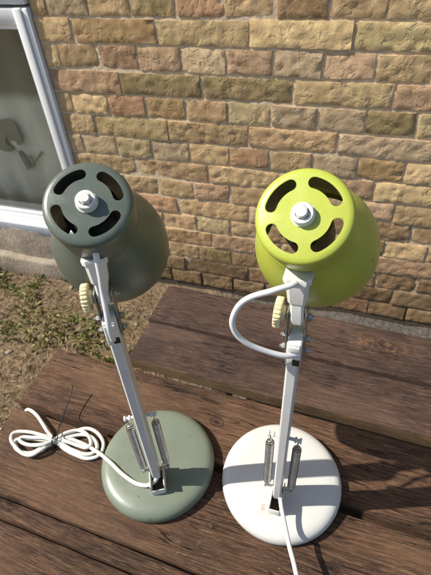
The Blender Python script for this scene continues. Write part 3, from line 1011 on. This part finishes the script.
    nring = (len(bm.faces) // 96)
    bm.faces.ensure_lookup_table()
    for i, fc in enumerate(bm.faces):
        fc.material_index = 1 if i // 96 >= len(outp) else 0
    bmesh.ops.remove_doubles(bm, verts=bm.verts, dist=1e-7)
    bmesh.ops.recalc_face_normals(bm, faces=bm.faces)
    me = bpy.data.meshes.new('shade'); bm.to_mesh(me); bm.free()
    cutters = []
    for k in range(4):
        mid = slot0 + k * math.pi / 2
        half, rm, hw = R(25), 0.0240, 0.0042
        ol = []
        for i in range(15):
            a = mid - half + 2 * half * i / 14
            ol.append(((rm + hw) * math.cos(a), (rm + hw) * math.sin(a)))
        a1 = mid + half
        for i in range(1, 8):
            q = math.pi * i / 8
            ol.append((rm * math.cos(a1) + hw * math.cos(a1 + q), rm * math.sin(a1) + hw * math.sin(a1 + q)))
        for i in range(15):
            a = mid + half - 2 * half * i / 14
            ol.append(((rm - hw) * math.cos(a), (rm - hw) * math.sin(a)))
        a0 = mid - half
        for i in range(1, 8):
            q = math.pi + math.pi * i / 8
            ol.append((rm * math.cos(a0) + hw * math.cos(a0 + q), rm * math.sin(a0) + hw * math.sin(a0 + q)))
        cb_ = bmesh.new()
        lo = [cb_.verts.new((x, y, -0.0042)) for x, y in ol]
        hi = [cb_.verts.new((x, y, 0.006)) for x, y in ol]
        cb_.faces.new(list(reversed(lo))); cb_.faces.new(hi)
        for i in range(len(ol)):
            j = (i + 1) % len(ol)
            cb_.faces.new((lo[i], lo[j], hi[j], hi[i]))
        bmesh.ops.recalc_face_normals(cb_, faces=cb_.faces)
        cm = bpy.data.meshes.new('cut'); cb_.to_mesh(cm); cb_.free()
        cutters.append(cm)
    me2 = boolean_cut(me, cutters)
    me2.transform(fm)
    me2.materials.clear()
    shade = obj_me('shade', me2, mats['shade'], root, 32)
    me2.materials.append(M['inside'])
    bm = bmesh.new()
    lathe(bm, [(0.0086, 0.0002), (0.0088, 0.0010), (0.0080, 0.0010), (0.0080, 0.0052), (0.0073, 0.0062), (0.0050, 0.0064), (0.0048, 0.0060)], 40)
    bmesh.ops.transform(bm, matrix=fm, verts=bm.verts)
    obj('collar', bm, M['white_plastic'], shade, 35)
    bm = bmesh.new()
    lathe(bm, [(0.0, 0.0098), (0.0034, 0.0098), (0.0040, 0.0091), (0.0040, 0.0064), (0.0040, -0.004), (0, -0.004)], 28)
    lathe(bm, [(0.0049, 0.0060), (0.0049, 0.0072), (0.0040, 0.0074)], 6)
    bmesh.ops.transform(bm, matrix=fm, verts=bm.verts)
    obj('nut', bm, mats['nut'], shade, 35)
    bm = bmesh.new()
    lathe(bm, [(0, -0.010), (sock * 0.8, -0.010), (sock, -0.014), (sock, -0.062), (sock * 0.93, -0.070), (sock * 0.7, -0.072), (0.0, -0.071)], 32)
    bmesh.ops.transform(bm, matrix=fm, verts=bm.verts)
    obj('bulb_socket', bm, M['socket'], shade, 35)
    for (nm, pts, r, mt) in cords:
        bm = bmesh.new()
        sp = spline([W(p) for p in pts], 10)
        for q in sp:                          # the flex is never quite straight
            q += noise.noise_vector(q * 45) * 0.0007
        tube(bm, sp, r, 12)
        obj(nm, bm, mt, root, 180)
    return root

loop = [(0.5327,-0.9703,0.9922),(0.5282,-0.9748,0.9922),(0.5168,-0.9810,0.9901),(0.5026,-0.9847,0.9841),(0.4924,-0.9881,0.9741),(0.4882,-0.9914,0.9606),(0.4923,-0.9925,0.9462),(0.5029,-0.9916,0.9359),(0.5175,-0.9886,0.9278),(0.5311,-0.9845,0.9225),(0.5404,-0.9785,0.9194)]
low = [(0.5406,-0.9779,0.6345),(0.5445,-0.9910,0.6315),(0.5515,-1.0066,0.6255),(0.5621,-1.0299,0.6235),(0.5697,-1.0471,0.6255),(0.5769,-1.0630,0.6265),(0.5887,-1.0876,0.6245),(0.60,-1.14,0.610),(0.61,-1.22,0.590),(0.62,-1.32,0.586),(0.625,-1.45,0.584),(0.627,-1.50,0.54),(0.627,-1.51,0.44),(0.627,-1.52,0.32)]
LL = (0.5374, -0.9424, ZT + 0.0015)
lamp('desk lamp with lime green shade, white arm and round white base', LL, 0.0, (0.5313, -0.9541, 1.0414), (0.073, 0.672, -0.737), R(61),
     {'base': M['white_base'], 'shade': M['lime'], 'arm': M['arm'], 'bracket': M['white_paint'], 'nut': M['white_plastic']},
     (0.000, -0.024, 0.352), (-0.0045, -0.0155, 0.4090), 0.370,
     [('power_cord', loop, 0.0024, M['cord_grey']), ('power_cord', low, 0.0028, M['cord'])], 0.0195, 0.0072)

gup = [(0.3729,-0.9804,1.0062),(0.3765,-0.9874,1.0021),(0.3780,-0.9914,0.9858),(0.3778,-0.9943,0.9683),(0.3801,-1.0001,0.9543),(0.3817,-1.0055,0.9379),(0.3808,-1.0044,0.9203)]
glow = [(0.3772,-1.0017,0.6295),(0.3722,-1.0049,0.6175),(0.3606,-1.0093,0.6085),(0.3420,-1.0091,0.6075),(0.3186,-1.0026,0.6075),(0.2933,-0.9910,0.6065),(0.2680,-0.9799,0.5955),(0.2460,-0.9720,0.5875),(0.2220,-0.9682,0.5855),(0.2019,-0.9697,0.5875)]
bundle = [(0.1855,-0.9786,0.5850),(0.1987,-0.9647,0.5850),(0.2132,-0.9498,0.5850),(0.2283,-0.9438,0.5850),(0.2462,-0.9471,0.5850),(0.2610,-0.9586,0.5850),(0.2664,-0.9721,0.5850),(0.2623,-0.9825,0.5850),(0.2472,-0.9893,0.5850),(0.2266,-0.9883,0.5850),(0.2059,-0.9839,0.5850),(0.1860,-0.9794,0.5850),(0.1753,-0.9916,0.5885),(0.1649,-1.0035,0.5885),(0.1520,-1.0084,0.5885),(0.1368,-1.0067,0.5885),(0.1265,-0.9991,0.5885),(0.1290,-0.9913,0.5885),(0.1476,-0.9853,0.5885),(0.1692,-0.9824,0.5885),(0.1864,-0.9781,0.5885),(0.2034,-0.9689,0.5885),(0.2189,-0.9585,0.5872),(0.2332,-0.9555,0.5872),(0.2481,-0.9602,0.5872),(0.2568,-0.9696,0.5872),(0.2543,-0.9796,0.5872),(0.2408,-0.9846,0.5872),(0.2222,-0.9835,0.5872),(0.2049,-0.9804,0.5885),(0.1874,-0.9796,0.5885),(0.1779,-0.9970,0.5920),(0.1670,-1.0087,0.5907),(0.1525,-1.0110,0.5907),(0.1353,-1.0052,0.5907),(0.1210,-0.9974,0.5907),(0.1155,-0.9873,0.5907),(0.1236,-0.9805,0.5907),(0.1428,-0.9770,0.5907),(0.1667,-0.9766,0.5920),(0.1866,-0.9764,0.5920),(0.1984,-0.9642,0.5920),(0.2120,-0.9535,0.5894),(0.2256,-0.9530,0.5894),(0.2397,-0.9602,0.5894),(0.2461,-0.9694,0.5894),(0.2405,-0.9752,0.5894),(0.2248,-0.9753,0.5894),(0.2054,-0.9756,0.5920),(0.1890,-0.9801,0.5920),(0.1772,-0.9905,0.5955),(0.1590,-0.9959,0.5929),(0.1433,-0.9968,0.5929),(0.1337,-0.9933,0.5929),(0.1370,-0.9879,0.5929),(0.1534,-0.9843,0.5929),(0.1709,-0.9809,0.5955),(0.1899,-0.9796,0.5955),(0.1787,-0.9738,0.5915),(0.1675,-0.9676,0.5910),(0.1514,-0.9579,0.5905),(0.1382,-0.9494,0.5895),(0.1239,-0.9432,0.5880),(0.1129,-0.9405,0.5860),(0.1040,-0.9395,0.5790),(0.0985,-0.9390,0.5690),(0.098,-0.9420,0.5480),(0.094,-0.950,0.5420),(0.0765,-0.9640,0.5480),(0.0650,-0.9720,0.5530),(0.0530,-0.9790,0.5530),(0.0390,-0.9860,0.5450),(0.025,-0.99,0.52)]
LG = (0.3578, -0.9656, ZT + 0.0015)
lamp('desk lamp with dark sage green shade and sage green base, white cord coiled beside it', LG, R(27), (0.3695, -0.9702, 1.0397), (-0.262, 0.522, -0.812), R(31),
     {'base': M['sage_base'], 'shade': M['sage'], 'arm': M['arm'], 'bracket': M['arm'], 'nut': M['white_plastic'], 'strip': 1},
     (0.001, -0.021, 0.350), (0.002, -0.010, 0.4080), 0.369,
     [('power_cord', gup, 0.0025, M['cord_grey']), ('power_cord', glow + [Vector(p) for p in bundle], 0.0028, M['cord'])], 0.0225, 0.0092)

# black twist tie round the coil, its loose end standing up
bm = bmesh.new()
c = Vector((0.1866, -0.9790, 0.5885))
dirv = Vector((0.93, 0.37, 0)).normalized()       # along the bundle
side = Vector((-dirv.y, dirv.x, 0))
rp = [c + side * (0.0105 * math.cos(2 * math.pi * k / 24)) + Vector((0, 0, 1)) * (0.0093 * math.sin(2 * math.pi * k / 24)) for k in range(25)]
tube(bm, rp, 0.0012, 6)
tube(bm, spline([c + Vector((0, 0, 0.0092)), (0.1954, -0.9791, 0.5995), (0.1897, -0.9661, 0.6005), (0.1837, -0.9393, 0.6015), (0.1792, -0.9144, 0.6050), (0.1750, -0.8916, 0.6110)], 8), 0.0010, 6)
tag(obj('twist_tie', bm, M['black'], None, 180), 'thin black twist tie holding the coiled white cord together', 'twist tie')
